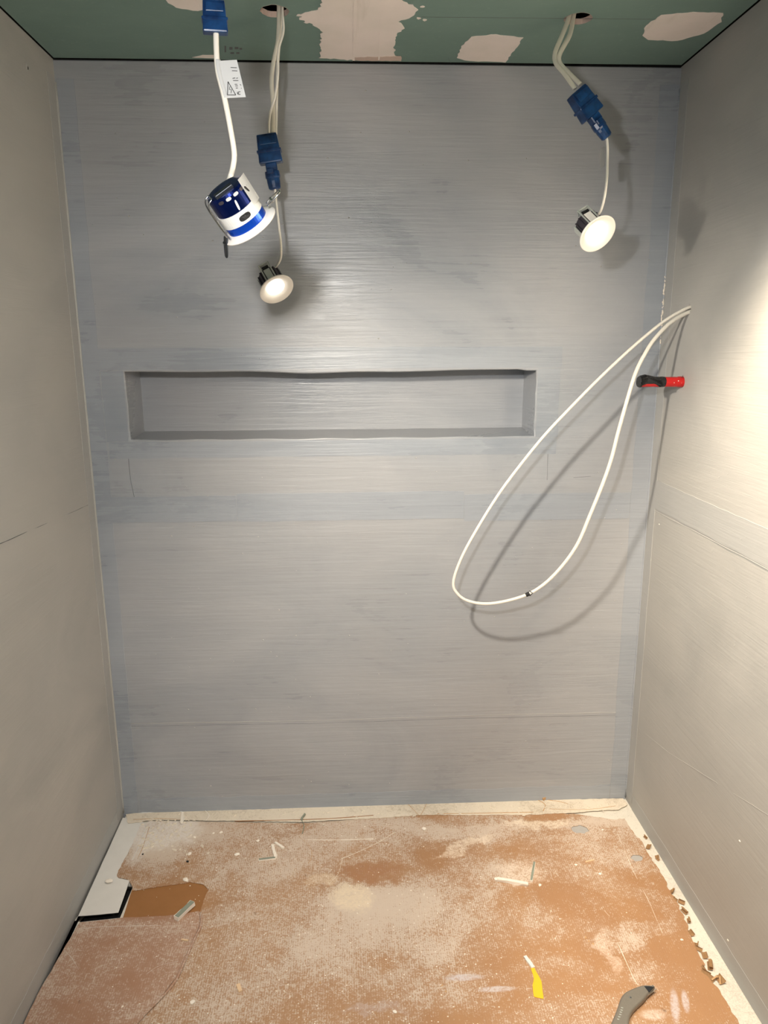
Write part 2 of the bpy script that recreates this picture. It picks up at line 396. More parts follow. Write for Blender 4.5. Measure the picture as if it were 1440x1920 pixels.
# ---- left and right walls
bm = bmesh.new(); box(bm, (-.05, YF, -.04), (0, .012, H-.002)); wall_left = from_bm('wall_left', bm, M['side']); wall_left['kind'] = 'structure'
hc = rw(1292, 578); hp = rw(1279, 716)
def circ(cx, cy, r, n=20, j=0.0, seed=1):
    rnd = random.Random(seed); return [(cx+(r+rnd.uniform(-j, j))*math.cos(2*math.pi*k/n), cy+(r+rnd.uniform(-j, j))*math.sin(2*math.pi*k/n)) for k in range(n)]
wall_right = sheet('wall_right', [(YF, -.04), (.012, -.04), (.012, H-.002), (YF, H-.002)], W, .05, M['side'],
                   holes=[circ(hc.y, hc.z, .0125, j=.0012), circ(hp.y, hp.z, .0165)], plane='yz')
wall_right['kind'] = 'structure'
bm = bmesh.new(); box(bm, (W+.05, -.5, 1.3), (W+.06, .02, 1.9)); from_bm('cavity_back', bm, M['black'], wall_right)
def sstrip(side, y0, z0, y1, z1, seed, th=.0009, amp=.0014):
    x = 0 if side == 'l' else W
    return sheet('joint_tape', ragged([(y0, z0), (y1, z0), (y1, z1), (y0, z1)], amp, .04, seed), x-.001 if side == 'l' else x-th, th+.001,
                 M['tape_side'], wall_left if side == 'l' else wall_right, plane='yz')
sstrip('r', -2.5, 1.072, -.055, 1.160, 11, .0012); sstrip('r', -.055, .02, -.002, 2.30, 12); sstrip('r', -2.5, .0, -.06, .055, 13)
sstrip('l', -.055, .02, -.002, 2.30, 14); sstrip('l', -2.5, .0, -.06, .055, 15)
ridge([(0, -2.4, 1.190), (0, -.62, 1.139), (0, -.05, 1.106)], .0009, 'seam', wall_left)
ridge([(W, -2.4, 1.078), (W, -.7, 1.070), (W, -.03, 1.062)], .0012, 'ridge', wall_right)
ridge([(W, -1.2, .62), (W, -.3, .36), (W, -.05, .31)], .0008, 'ridge', wall_right)
# sealed corners: a bead of paint-covered sealant in each
def bead(x, sx, parent, mat, name='corner_bead', r=.0045):
    bm = bmesh.new(); P = [Vector((x+sx*.0015+noise.noise(Vector((0, 0, z*.9+x)))*.001, -.0015, z)) for z in [.01+i*.04 for i in range(58)]]
    tube(bm, P, [r*(.8+.35*noise.noise(p*7)) for p in P], 8); return from_bm(name, bm, M[mat], parent, True)
bead(0, 1, wall_left, 'ridge'); bead(W, -1, wall_right, 'tape', r=.0035)
# flaked bright sealant in the right corner
bm = bmesh.new()
for i in range(46):
    z = 1.58+.20*random.random()**.8
    bmesh.ops.create_icosphere(bm, subdivisions=1, radius=random.uniform(.0009, .0026), matrix=Matrix.Translation((W-.0035+random.uniform(-.002, .002), -.004, z)) @ Matrix.Diagonal((1, 1, 2.2, 1)))
o = from_bm('sealant_flakes', bm, M['chip'], wall_right, True); o['kind'] = 'stuff'
# paint nibs on the right wall and a gouge high on the left wall
for (px, py, s) in ((1387, 1577, .006), (1365, 1763, .006), (1236, 983, .005), (1160, 975, .003)):
    p = rw(px, py) if px > 1200 else Vector((1.62, 0, 1.03)); bm = bmesh.new()
    bmesh.ops.create_icosphere(bm, subdivisions=2, radius=s*.5, matrix=Matrix.Translation(p) @ Matrix.Diagonal((.5, 1.4, .8, 1)))
    from_bm('paint_blob', bm, M['chip'], wall_right, True)
d = _ray(50, 125); gp = CAM+d*((0-CAM.x)/d.x)
bm = bmesh.new(); bmesh.ops.create_icosphere(bm, subdivisions=2, radius=.006, matrix=Matrix.Translation((.0, gp.y, gp.z)) @ Matrix.Diagonal((.35, .9, 1.6, 1)))
from_bm('paint_blob', bm, M['ridge'], wall_left, True)
bm = bmesh.new(); bmesh.ops.create_icosphere(bm, subdivisions=2, radius=.004, matrix=Matrix.Translation((.0015, gp.y+.003, gp.z-.002)) @ Matrix.Diagonal((.3, .8, 1.1, 1)))
from_bm('screw_hole', bm, M['black'], wall_left, True)

# ---- ceiling: dark void with joist and hanger, two green boards screwed below it
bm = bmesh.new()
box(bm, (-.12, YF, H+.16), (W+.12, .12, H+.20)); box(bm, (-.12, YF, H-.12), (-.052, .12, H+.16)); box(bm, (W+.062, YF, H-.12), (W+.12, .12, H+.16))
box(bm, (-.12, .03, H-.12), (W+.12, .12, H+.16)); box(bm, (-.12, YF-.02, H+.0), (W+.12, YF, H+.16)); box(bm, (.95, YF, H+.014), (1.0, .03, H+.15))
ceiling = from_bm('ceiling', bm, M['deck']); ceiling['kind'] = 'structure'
h1 = ce(515, 21); h2 = ce(1084, 35)
HB = (.655, -1.13); HC = (1.46, -1.08); HA = (.66, -2.02)       # holes of the nearer lamps
seam_x = ce(663, 100)[0]
def chole(c, seed): return ragged(circ(c[0], c[1], .034, 26), .0012, .02, seed)
PT = .0125
sheet('plasterboard_panel', [(.004, -.003), (seam_x-.0012, -.003), (seam_x-.0012, YF), (.004, YF)], H, PT, M['ceil'], ceiling, holes=[chole(h1, 1), chole(HB, 2), chole(HA, 3)])
sheet('plasterboard_panel', [(seam_x+.0012, -.004), (W-.004, -.006), (W-.004, YF), (seam_x+.0012, YF)], H, PT, M['ceil'], ceiling, holes=[chole(h2, 4), chole(HC, 5)])
for c, sd in ((h1, 1), (h2, 4), (HB, 2), (HA, 3), (HC, 5)):       # cut gypsum edge inside each hole
    bm = bmesh.new(); ring = ragged(circ(c[0], c[1], .034, 26), .0012, .02, sd)
    for k in range(len(ring)):
        a, b = ring[k], ring[(k+1) % len(ring)]
        q = lambda p, f, z: Vector((c[0]+(p[0]-c[0])*f, c[1]+(p[1]-c[1])*f, z))
        v = [bm.verts.new(q(a, .985, H-.0004)), bm.verts.new(q(b, .985, H-.0004)), bm.verts.new(q(b, .97, H+PT)), bm.verts.new(q(a, .97, H+PT))]
        bm.faces.new(v)
    bmesh.ops.remove_doubles(bm, verts=bm.verts, dist=1e-5)
    from_bm('cut_edge', bm, M['core'], ceiling)
def patch(px, seed, amp=.0022, th=.0012, step=.012, name='filler_patch', amps=None):
    return sheet(name, ragged([ce(*p) for p in px], amp, step, seed, amps=amps), H-th, th+.0005, M['filler'], ceiling)
L1 = [(600, 108), (603, 60), (588, 44), (562, 36), (566, 24), (598, 18), (604, 0), (600, -60), (560, -120)]
R1 = [(800, -120), (770, -60), (752, 0), (782, 14), (778, 28), (748, 40), (756, 52), (742, 66), (738, 88), (744, 110)]
patch(L1[::1]+[(690, -120)]+R1[:9]+[(744, 111), (664, 112)], 21, .004, .0016, .009, 'joint_filler')
patch([(296, -10), (330, 14), (372, 20), (402, 8), (410, -40), (290, -40)], 22)
patch([(360, 107), (380, 103), (405, 103), (412, 109)], 23, .001)
patch([(856, 108), (866, 86), (884, 68), (930, 64), (980, 70), (972, 84), (952, 110), (948, 116), (880, 114)], 24)
patch([(1205, 66), (1210, 48), (1240, 28), (1300, 22), (1356, 24), (1352, 40), (1320, 62), (1270, 76), (1215, 74)], 25)
for (px, py) in ((575, 42), (590, 46), (612, 20), (785, 34), (797, 37), (792, 12), (560, 28)):
    x, y = ce(px, py); sheet('filler_dab', ragged(circ(x, y, .006, 8), .0018, .004, px), H-.0008, .001, M['filler'], ceiling)
for a, b in (((790, 32), (1310, 37)), ((840, 108), (845, 118))):
    p, q = ce(*a), ce(*b); sheet('pencil_line', [p, q, (q[0], q[1]-.0012), (p[0], p[1]-.0012)], H-.0003, .0005, M['seam'], ceiling)
sheet('filler_ridge', ragged([ce(661, 112), ce(665, 112), ce(668, -30), ce(664, -30)], .0006, .02, 3), H-.0026, .002, M['filler'], ceiling)
sheet('filler_ridge', ragged([ce(709, 111), ce(712, 111), ce(720, -30), ce(716, -30)], .0008, .02, 4), H-.0024, .002, M['filler'], ceiling)
sheet('paper_tear', ragged([ce(661, 112), ce(662, 106), ce(752, 104), ce(752, 113)], .002, .01, 5), H-.0022, .001, M['core'], ceiling)
# stamped marks on the board paper
for k, (px, py, w_, h_) in enumerate(((421, 98, 3, 12), (430, 93, 6, 5), (440, 92, 7, 4), (449, 93, 5, 3), (432, 101, 7, 3), (443, 101, 6, 3))):
    a, b, c_, d_ = ce(px, py), ce(px+w_, py), ce(px+w_, py-h_), ce(px, py-h_)
    sheet('stamp_mark', [a, b, c_, d_], H-.0003, .0005, M['seam'] if k == 0 else M['ceil_stamp'] if 'ceil_stamp' in M else M['seam'], ceiling)

# ================================================================ HANGING LAMPS
def frame_from(n, upd):
    """matrix whose -Z looks along n (the way the lamp shines) and whose +Y leans towards upd"""
    z = -n.normalized(); y = (upd-z*upd.dot(z)).normalized(); x = y.cross(z)
    return Matrix(((x.x, y.x, z.x), (x.y, y.y, z.y), (x.z, y.z, z.z))).to_4x4()
def scr(a, b, c): return (CR*a+CU*b+CF*c).normalized()        # right, up, away
def locdir(px, py, a, b, k):
    """direction seen from pixel px,py: k towards the viewpoint, rest along right a / up b"""
    v = -_ray(px, py).normalized(); s_ = CR*a+CU*b; s_ = (s_-v*s_.dot(v)).normalized()
    return v*k+s_*math.sqrt(1-k*k)
def make_downlight(name, loc, n, upd, style, label, power, col, angle=150, blend=.6, group='recessed downlights hanging by their leads'):
    t = empty(name, loc); t.matrix_world = Matrix.Translation(loc) @ frame_from(n, upd)
    tag(t, label, 'downlight', group)
    def part(nm, bm, mat, par=t, sm=False):
        return from_bm(nm, bm, M[mat], par, sm)
    bm = bmesh.new(); lathe(bm, [(.0235, .0080), (.0250, .0062), (.0440, -.0008), (.0458, -.0006), (.0464, .0010), (.0460, .0026), (.036, .0052), (.0300, .0084), (.0235, .0084), (.0235, .0080)], 56, cap0=False, cap1=False)
    part('trim_ring', bm, 'bezel', sm=True)
    bm = bmesh.new(); lathe(bm, [(.010, .0055), (.020, .0062), (.0238, .0076), (.0238, .0082)], 40); part('lens', bm, 'lens')
    if style == 'big':
        bm = bmesh.new(); lathe(bm, [(.0290, .0084), (.0330, .0060), (.0330, .020)], 48, cap0=False); part('lower_band', bm, 'blue_band', sm=False)
        bm = bmesh.new(); lathe(bm, [(.0334, .020), (.0334, .0405)], 48, cap0=False); b = part('label_band', bm, 'label')
        tag(b, 'white label band round the can', None)
        bm = bmesh.new(); lathe(bm, [(.0322, .0405), (.0322, .068), (.030, .0725), (.022, .0735)], 48); can = part('can', bm, 'blue_can')
        # oval cut in the label, on the side seen in the photo, and white dash on the can
        def onside(nm, ph, z0, a, b_, mat, r=.0337, rot=0.0, dep=.0008, par=b):
            bm = bmesh.new(); pts = []
            for k in range(20):
                q = 2*math.pi*k/20; u = a*math.copysign(abs(math.cos(q))**.7, math.cos(q)); v = b_*math.copysign(abs(math.sin(q))**.7, math.sin(q))
                u, v = u*math.cos(rot)-v*math.sin(rot), u*math.sin(rot)+v*math.cos(rot)
                pts.append((ph+u/r, z0+v))
            o_ = [bm.verts.new(((r+dep)*math.cos(f), (r+dep)*math.sin(f), z)) for f, z in pts]
            i_ = [bm.verts.new(((r-.0008)*math.cos(f), (r-.0008)*math.sin(f), z)) for f, z in pts]
            bm.faces.new(o_); bm.faces.new(i_[::-1])
            for k in range(20): bm.faces.new((o_[k], o_[(k+1) % 20], i_[(k+1) % 20], i_[k]))
            return part(nm, bm, mat, par)
        FR = math.radians(90)          # local +Y side faces the camera
        onside('vent_slot', FR-.02, .0295, .0095, .0048, 'print', .0335)
        onside('printed_dash', FR-.02, .051, .0016, .0085, 'label', .0324, -.12, .0004, can)
        for k in range(4): onside('vent_slot', FR+.60-.40*k, .0660, .0042, .0026, 'foil' if k % 3 else 'heat', .0324, 0, .0006, can)
        # folded flap of label standing off the side
        bm = bmesh.new()
        for z0, z1, wd in ((.034, .078, .0065),):
            vs = []
            for k in range(8):
                f = FR+.62+.07*k
                vs.append((f, .0345+.0005*k))
            lo = [bm.verts.new((r_*math.cos(f), r_*math.sin(f), z0)) for f, r_ in vs]; hi = [bm.verts.new((r_*math.cos(f), r_*math.sin(f), z1+.002)) for f, r_ in vs]
            for k in range(7): bm.faces.new((lo[k], lo[k+1], hi[k+1], hi[k]))
        bmesh.ops.solidify(bm, geom=bm.faces[:], thickness=.0006); fl_ = part('label_flap', bm, 'label')
        for k in range(2): onside('printed_mark', FR+.76+.16*k, .060, .0015, .006, 'print', .0356, .3, .0006, fl_)
        # bent wire bracket round the body
        bm = bmesh.new(); r_ = .0375
        ph = math.radians(90-88)
        R = lambda f, z, rr: Vector((rr*math.cos(f), rr*math.sin(f), z))
        for off in (-.012, .012):
            P = smooth_pts([R(ph, .006, .036)+Vector((0, off, 0)), R(ph, .02, r_)+Vector((0, off, 0)), R(ph, .055, r_)+Vector((0, off, 0)), R(ph, .070, r_-.003)+Vector((0, off, 0)), R(ph, .0745, r_-.012)+Vector((0, off, 0))], 5)
            tube(bm, P, .0011, 8)
        tube(bm, [R(ph, .0745, r_-.012)+Vector((0, -.012, 0)), R(ph, .0745, r_-.012)+Vector((0, .012, 0))], .0011, 8)
        part('wire_bracket', bm, 'chrome', sm=True)
        bm = bmesh.new(); box(bm, (-.010, .012, .0725), (.020, .024, .079)); bevel(bm, .001); part('terminal_cover', bm, 'steel_dark')
        # spring clips: one stands out to the right, the other points down past the rim
        for k, (f, e0, e1, mt) in enumerate(((math.radians(90+80), (.040, .014), (.066, .021), 'chrome'), (math.radians(90-86), (.040, .010), (.056, -.014), 'steel_dark'))):
            bm = bmesh.new(); c_, s_ = math.cos(f), math.sin(f)
            T = Vector((-s_, c_, 0)); A_ = Vector((c_*e0[0], s_*e0[0], e0[1])); B_ = Vector((c_*e1[0], s_*e1[0], e1[1]))
            P = smooth_pts([A_-T*.006, A_.lerp(B_, .6)-T*.0065, B_-T*.004, B_+T*.004, A_.lerp(B_, .6)+T*.0065, A_+T*.006], 5)
            tube(bm, P, .0014, 8); m2 = A_.lerp(B_, .35)
            tube(bm, [m2-T*.0065, m2+T*.0065], .0030, 10)
            pl = [A_-T*.005, A_+T*.005, B_+T*.0035, B_-T*.0035]
            if k == 1:
                vs = [bm.verts.new(p) for p in pl]+[bm.verts.new(p+Vector((c_*.0012, s_*.0012, 0))) for p in pl]
                for q in ((0, 1, 2, 3), (7, 6, 5, 4), (0, 4, 5, 1), (1, 5, 6, 2), (2, 6, 7, 3), (3, 7, 4, 0)): bm.faces.new([vs[i] for i in q])
            part('spring_clip', bm, mt, sm=(k == 0))
    else:
        bm = bmesh.new(); lathe(bm, [(.0300, .0086), (.0315, .0086), (.0315, .012), (.0285, .014), (.0285, .052), (.026, .056)], 40, cap0=False); can = part('can', bm, 'heat')
        for k in range(14):
            f = 2*math.pi*k/14; bm = bmesh.new()
            box(bm, (.0280, -.0011, .016), (.0318, .0011, .052), Matrix.Rotation(f, 4, 'Z')); from_bm('cooling_fin', bm, M['heat'], can)
        # pressed strap bracket facing the camera: outer frame, inner tongue
        bm = bmesh.new(); y0 = .0325
        for lo, hi in (((-.0145, y0, .008), (-.0110, y0+.0025, .066)), ((.0110, y0, .008), (.0145, y0+.0025, .066)), ((-.0145, y0-.016, .0635), (.0145, y0+.0025, .0665))): box(bm, lo, hi)
        bevel(bm, .0007, 1); br = part('strap_bracket', bm, 'bracket')
        bm = bmesh.new(); box(bm, (-.0085, y0, .012), (.0085, y0+.0015, .045)); bevel(bm, .0005, 1); part('strap_tongue', bm, 'bezel' if style == 'r' else 'bracket', br)
        bm = bmesh.new(); box(bm, (-.0085, y0-.001, .049), (.0085, y0+.001, .056)); part('strap_slot', bm, 'print', br)
        for k, f in enumerate((math.radians(0), math.radians(180))):
            bm = bmesh.new(); mm = Matrix.Rotation(f, 4, 'Z')
            box(bm, (.030, -.008, .008), (.0325, .008, .052), mm); box(bm, (.0325, -.006, .010), (.040, .006, .0125), mm); bevel(bm, .0006, 1); part('spring_clip', bm, 'bracket')
        bm = bmesh.new(); mm = Matrix.Rotation(math.radians(-90), 4, 'Z'); box(bm, (.036, -.009, .004), (.050, .009, .0062), mm); part('spring_tab', bm, 'bracket')
    ld = bpy.data.lights.new(name+'_light', 'SPOT'); ld.energy = power; ld.color = col; ld.spot_size = math.radians(angle); ld.spot_blend = blend; ld.shadow_soft_size = .026
    lo = bpy.data.objects.new('lamp_light', ld); C.objects.link(lo); lo.parent = t; lo.location = (0, 0, -.022)
    return t
def lead(parent, pts, r=.003, mat='cable', name='lead', flat=1.0):
    """cable in world coordinates, stored under its thing"""
    bm = bmesh.new(); tube(bm, smooth_pts(pts, 10), r, 10, flat)
    o = from_bm(name, bm, M[mat], None, True); o.parent = parent
    if parent: o.matrix_parent_inverse = parent.matrix_world.inverted()
    return o
def local(t, v): return t.matrix_world @ Vector(v)
def make_connector(loc, axis, face, label, s=1.0, both=True):
    """two-part blue push connector; axis points down the cable"""
    z = -axis.normalized(); y = (face-z*face.dot(z)).normalized(); x = y.cross(z)
    t = empty('cable_connector', loc); t.matrix_world = Matrix.Translation(loc) @ Matrix(((x.x, y.x, z.x), (x.y, y.y, z.y), (x.z, y.z, z.z))).to_4x4()
    tag(t, label, 'connector', 'blue push connectors on the lamp leads')
    bm = bmesh.new(); box(bm, (-.029*s, -.014*s, -.037*s), (.029*s, .014*s, .030*s))
    top = [v for v in bm.verts if v.co.z > 0]; bmesh.ops.translate(bm, verts=top, vec=(0, 0, 0))
    bevel(bm, .0035*s, 2); 
    for v in bm.verts:
        if v.co.z > .022*s: v.co.x *= .86; v.co.y *= .86
    from_bm('socket_half', bm, M['blue'], t)
    bm = bmesh.new(); box(bm, (-.030*s, -.0150*s, -.012*s), (.030*s, .0150*s, -.006*s)); bevel(bm, .001*s, 1); from_bm('latch_rib', bm, M['blue'], t)
    bm = bmesh.new(); box(bm, (-.022*s, .0125*s, .004*s), (.020*s, .0165*s, .024*s)); bevel(bm, .002*s, 2); from_bm('terminal_lid', bm, M['blue'], t)
    if both:
        bm = bmesh.new(); box(bm, (-.013*s, -.010*s, -.055*s), (.015*s, .010*s, -.036*s)); bevel(bm, .002*s, 1); from_bm('neck', bm, M['blue'], t)
        bm = bmesh.new(); lathe(bm, [(.012*s, -.053*s), (.018*s, -.055*s), (.0185*s, -.068*s), (.0165*s, -.072*s), (.0165*s, -.078*s), (.015*s, -.094*s), (.011*s, -.097*s)], 14, Matrix.Translation((.002*s, 0, 0)) @ Matrix.Diagonal((1, .75, 1, 1)))
        from_bm('plug_half', bm, M['blue'], t)
        bm = bmesh.new(); box(bm, (-.004*s, .010*s, -.062*s), (.014*s, .017*s, -.050*s)); bevel(bm, .0015*s, 1); from_bm('release_tab', bm, M['blue'], t)
    return t

# -- lamp hanging lower left of the two at the back, lit
yA = -.30
p1 = at(519, 543, yA)
d1 = make_downlight('downlight', p1, locdir(519, 543, .5, -.87, .66), scr(-.15, .35, -1), 'l', 'small lit downlight hanging above the niche, its glowing face tilted to the room', POWER['small_left'], NEUT)
c1 = make_connector(at(504, 277, yA), at(516, 340, yA)-at(503, 262, yA), -CF, 'blue connector hanging upright straight above the small lit lamp over the niche')
lead(d1, [at(515, 348, yA), at(518, 380, yA), at(523, 425, yA), at(527, 465, yA), at(524, 490, yA+.01), local(d1, (0, -.006, .060)), local(d1, (0, -.006, .048))], .0031)
# -- right-hand lamp, lit
yB = -.48
p2 = at(1121, 439, yB)
d2 = make_downlight('downlight', p2, locdir(1121, 439, .70, -.71, .67), scr(-.25, .35, -1), 'r', 'small lit downlight hanging at upper right near the corner, face glowing warm', POWER['small_right'], NEUT)
yB2 = -.42
c2 = make_connector(at(1094, 192, yB2), at(1130, 243, yB2)-at(1080, 172, yB2), scr(.2, .1, -1), 'blue connector tilted on the right, above the lit lamp by the corner', 1.0)
l2 = lead(d2, [at(1131, 240, yB2), at(1138, 262, yB2), at(1139, 300, yB2-.01), at(1137, 345, yB), at(1130, 385, yB), at(1120, 404, yB+.02), local(d2, (0, -.004, .060)), local(d2, (0, -.004, .048))], .0030)
bm = bmesh.new(); q = [at(1134.5, 274, yB2), at(1140, 276, yB2), at(1139, 312, yB2), at(1133.5, 311, yB2)]; dv = Vector((.004, -.028, 0))
vs = [bm.verts.new(a) for a in (q[0], q[3], q[3]+dv*-.9, q[0]+dv*-.9)]
bm.faces.new(vs); bmesh.ops.solidify(bm, geom=bm.faces[:], thickness=.0006)
o = from_bm('warning_tag', bm, M['foil']); o.parent = d2; o.matrix_parent_inverse = d2.matrix_world.inverted()
# -- big near lamp, seen from behind its face
yC = -1.08
p3 = at(468, 424, yC)
nB = locdir(468, 424, .55, -.83, -.33)
d3 = make_downlight('downlight', p3, nB, -CF, 'big', 'large near downlight with blue can and white label, hung highest at left', POWER['big'], (1.0, .89, .74), 128, 1.0)
for ch in list(d3.children)+[g for c_ in d3.children for g in c_.children]:
    if ch.type == 'MESH':
        for v in ch.data.vertices: v.co.z *= .90 if v.co.z > 0 else 1
l3 = lead(d3, [at(405, 62, yC), at(406, 100, yC), at(409, 135, yC), at(420, 180, yC), at(431, 235, yC), at(439, 285, yC), at(437, 312, yC+.004), at(431, 334, yC+.012), local(d3, (0, -.002, .062))], .0041)
c3 = make_connector(at(402, 30, yC), Vector((.02, 0, -1)), scr(.2, .1, -1), 'large blue connector at the top edge above the near lamp', .62, False)
# tag wrapped on the near lamp's lead (flag label with triangle sign)
def on_tag(px, py): return at(px, py, yC-.003)
tg = empty('lead_tag_pivot', (0, 0, 0)); bpy.data.objects.remove(tg)
bm = bmesh.new(); q = [on_tag(411, 114), on_tag(444, 112), on_tag(461, 182), on_tag(424, 184)]
vs = [bm.verts.new(a) for a in q]+[bm.verts.new(a+Vector((0, .0006, 0))) for a in q]
for f in ((0, 1, 2, 3), (7, 6, 5, 4), (0, 4, 5, 1), (1, 5, 6, 2), (2, 6, 7, 3), (3, 7, 4, 0)): bm.faces.new([vs[i] for i in f])
wt = from_bm('warning_tag', bm, M['foil']); wt.parent = d3; wt.matrix_parent_inverse = d3.matrix_world.inverted()
tag(wt, 'white flag label with warning triangle', None)
bm = bmesh.new()
def ink(pts):
    a = [at(x, y, yC-.0040) for x, y in pts]; b = [at(x, y, yC-.0031) for x, y in pts]
    A_ = [bm.verts.new(p) for p in a]; B_ = [bm.verts.new(p) for p in b]; n = len(a)
    bm.faces.new(A_); bm.faces.new(B_[::-1])
    for k in range(n): bm.faces.new((A_[k], A_[(k+1) % n], B_[(k+1) % n], B_[k]))
def stroke(a, b, w_=1.0):
    d = Vector((b[0]-a[0], b[1]-a[1])); n = Vector((-d.y, d.x)).normalized()*w_/2
    ink([(a[0]+n.x, a[1]+n.y), (b[0]+n.x, b[1]+n.y), (b[0]-n.x, b[1]-n.y), (a[0]-n.x, a[1]-n.y)])
T3 = [(427.5, 153), (426.5, 178), (442, 178)]
for a, b in ((0, 1), (1, 2), (2, 0)): stroke(T3[a], T3[b], 1.3)
stroke((431, 162), (430, 168), .9); stroke((430, 168), (434, 168), .8); stroke((434, 168), (433, 175), .9)
for a, b in (((432.5, 126.5), (444, 127)), ((435, 132.5), (445, 133)), ((436, 147), (441, 146)), ((437, 151), (447, 151)), ((443, 147), (446, 146)),
             ((440, 158), (445, 158)), ((441, 161), (446, 161)), ((442, 165), (446, 165)), ((450, 158), (452, 160)), ((452, 165), (453, 166)), ((445, 172), (445.5, 177)), ((447, 172), (451, 172)), ((447, 177), (451, 177)), ((447, 172), (447, 177))): stroke(a, b, 1.1)
pr = from_bm('printed_signs', bm, M['print']); pr.parent = wt; pr.matrix_parent_inverse = (wt.matrix_world).inverted()
# bright wrap of the tag round the lead
bm = bmesh.new(); tube(bm, smooth_pts([at(408, 113, yC), at(411, 138, yC), at(424, 184, yC)], 8), .0047, 10)
o = from_bm('tag_wrap', bm, M['foil'], None, True); o.parent = d3; o.matrix_parent_inverse = d3.matrix_world.inverted()
# -- lamp near the right wall (just out of the picture) and lamp by the camera: their light rakes both walls
d4 = make_downlight('downlight', (1.50, -1.10, 1.98), Vector((.70, .0, -.74)), Vector((0, -1, .3)), 'l', 'lit downlight hanging by the right wall, just past the edge of the picture', POWER['right'], WARM, 126, .45)
d5 = make_downlight('downlight', (.66, -2.02, 1.80), Vector((.06, 1, -.46)), Vector((0, 0, 1)), 'l', 'lit downlight hanging beside the viewpoint', POWER['front'], NEUT, 122, 1.0)
lead(d4, [(HC[0], HC[1], H+.05), (1.462, -1.09, 2.2), local(d4, (0, 0, .09)), local(d4, (0, 0, .05))], .0031)
lead(d5, [(HA[0], HA[1], H+.05), (.66, -2.03, 2.1), local(d5, (0, 0, .09)), local(d5, (0, 0, .05))], .0031)
# -- supply cables out of the ceiling holes
def supply(pts, r, label, mat='cable_old', flat=.6, up=Vector((0, 1, 0))):
    bm = bmesh.new(); tube(bm, smooth_pts(pts, 10), r, 10, flat, up)
    return tag(from_bm('supply_cable', bm, M[mat], None, True), label, 'cable', 'supply cables out of the ceiling holes')
H1 = Vector((h1[0], h1[1], H)); H2 = Vector((h2[0], h2[1], H))
u1 = H1+Vector((.012, -.005, .06))
supply([u1, at(523, 28, -.315), at(521, 75, -.31), at(514, 110, -.305), at(509, 150, -.302), at(512, 200, -.300), at(511, 250, -.300)], .0052, 'leftmost strand bulging left between the left ceiling hole and its blue connector')
supply([u1+Vector((.006, 0, 0)), at(530, 28, -.320), at(531, 60, -.322), at(522, 95, -.322), at(521, 140, -.318), at(516, 180, -.312), at(506, 215, -.306), at(504, 250, -.300)], .0030, 'thin white strand crossing over its neighbour below the left ceiling hole', 'cable')
supply([u1+Vector((.002, .008, 0)), at(527, 28, -.305), at(524, 75, -.30), at(521, 115, -.296), at(519, 170, -.290), at(518, 210, -.292), at(517, 252, -.298)], .0036, 'straighter white strand hanging behind the crossing one at the left hole', 'cable')
u2 = H2+Vector((-.015, 0, .06))
supply([u2, at(1066, 33, -.305), at(1054, 66, -.33), at(1041, 98, -.355), at(1042, 118, -.37), at(1058, 138, -.39), at(1078, 166, -.415)], .0056, 'white cable from the right ceiling hole, left one of the kinked pair')
supply([u2+Vector((.012, .004, 0)), at(1075, 33, -.300), at(1068, 66, -.325), at(1050, 100, -.352), at(1050, 118, -.362), at(1066, 136, -.385), at(1088, 158, -.41)], .0056, 'white cable from the right ceiling hole, right one of the kinked pair')
supply([(HB[0], HB[1], H+.06), (HB[0]-.004, HB[1]+.01, 2.27), at(403, 12, yC)], .0045, 'white supply cable running up from the large blue connector at the top edge', 'cable')

# ================================================================ RIGHT WALL SERVICES
loop = [(W+.03, hc.y, hc.z+.005)]+[tuple(at(*a)) for a in (
    (1290, 577, -.178), (1253, 597, -.183), (1220, 622, -.187), (1176, 660, -.190), (1120, 713, -.193), (1066, 768, -.195), (1015, 823, -.195), (957, 896, -.193), (921, 948, -.190),
    (881, 1015, -.186), (860, 1058, -.182), (850, 1092, -.180), (856, 1111, -.180), (876, 1126, -.182), (912, 1132, -.186), (957, 1125, -.190),
    (1000, 1109, -.197), (1040, 1077, -.204), (1080, 1025, -.214), (1107, 964, -.224), (1132, 902, -.234), (1147, 858, -.240), (1160, 807, -.244),
    (1180, 736, -.245), (1193, 696, -.240), (1209, 664, -.232), (1227, 636, -.220), (1257, 605, -.200), (1290, 586, -.180))]+[(W+.03, hc.y, hc.z-.006)]
bm = bmesh.new(); LP = smooth_pts(loop, 6); rr = []
for i, p in enumerate(LP):
    f = i/len(LP); rr.append(.0044 if f < .45 else .0044+.0010*min(1, (f-.45)/.2))
tube(bm, LP, rr, 12)
cl = from_bm('looped_cable', bm, M['cable'], None, True)
tag(cl, 'long white cable loop from a hole in the right wall, drooping before the back wall', 'cable')
bm = bmesh.new(); k0 = min(range(len(LP)), key=lambda i: (LP[i]-at(993, 1112, -.196)).length)
tube(bm, LP[k0-1:k0+1], .0062, 12); o = from_bm('cable_mark', bm, M['print'], cl); tag(o, 'dark nick on the white sheath', None)
bm = bmesh.new(); P = at(994, 1110, -.196); tube(bm, [P+Vector((-.004, -.006, .006)), P+Vector((.006, -.008, -.001)), P+Vector((-.002, -.007, -.010))], .0012, 6); from_bm('cable_mark', bm, M['print'], cl)

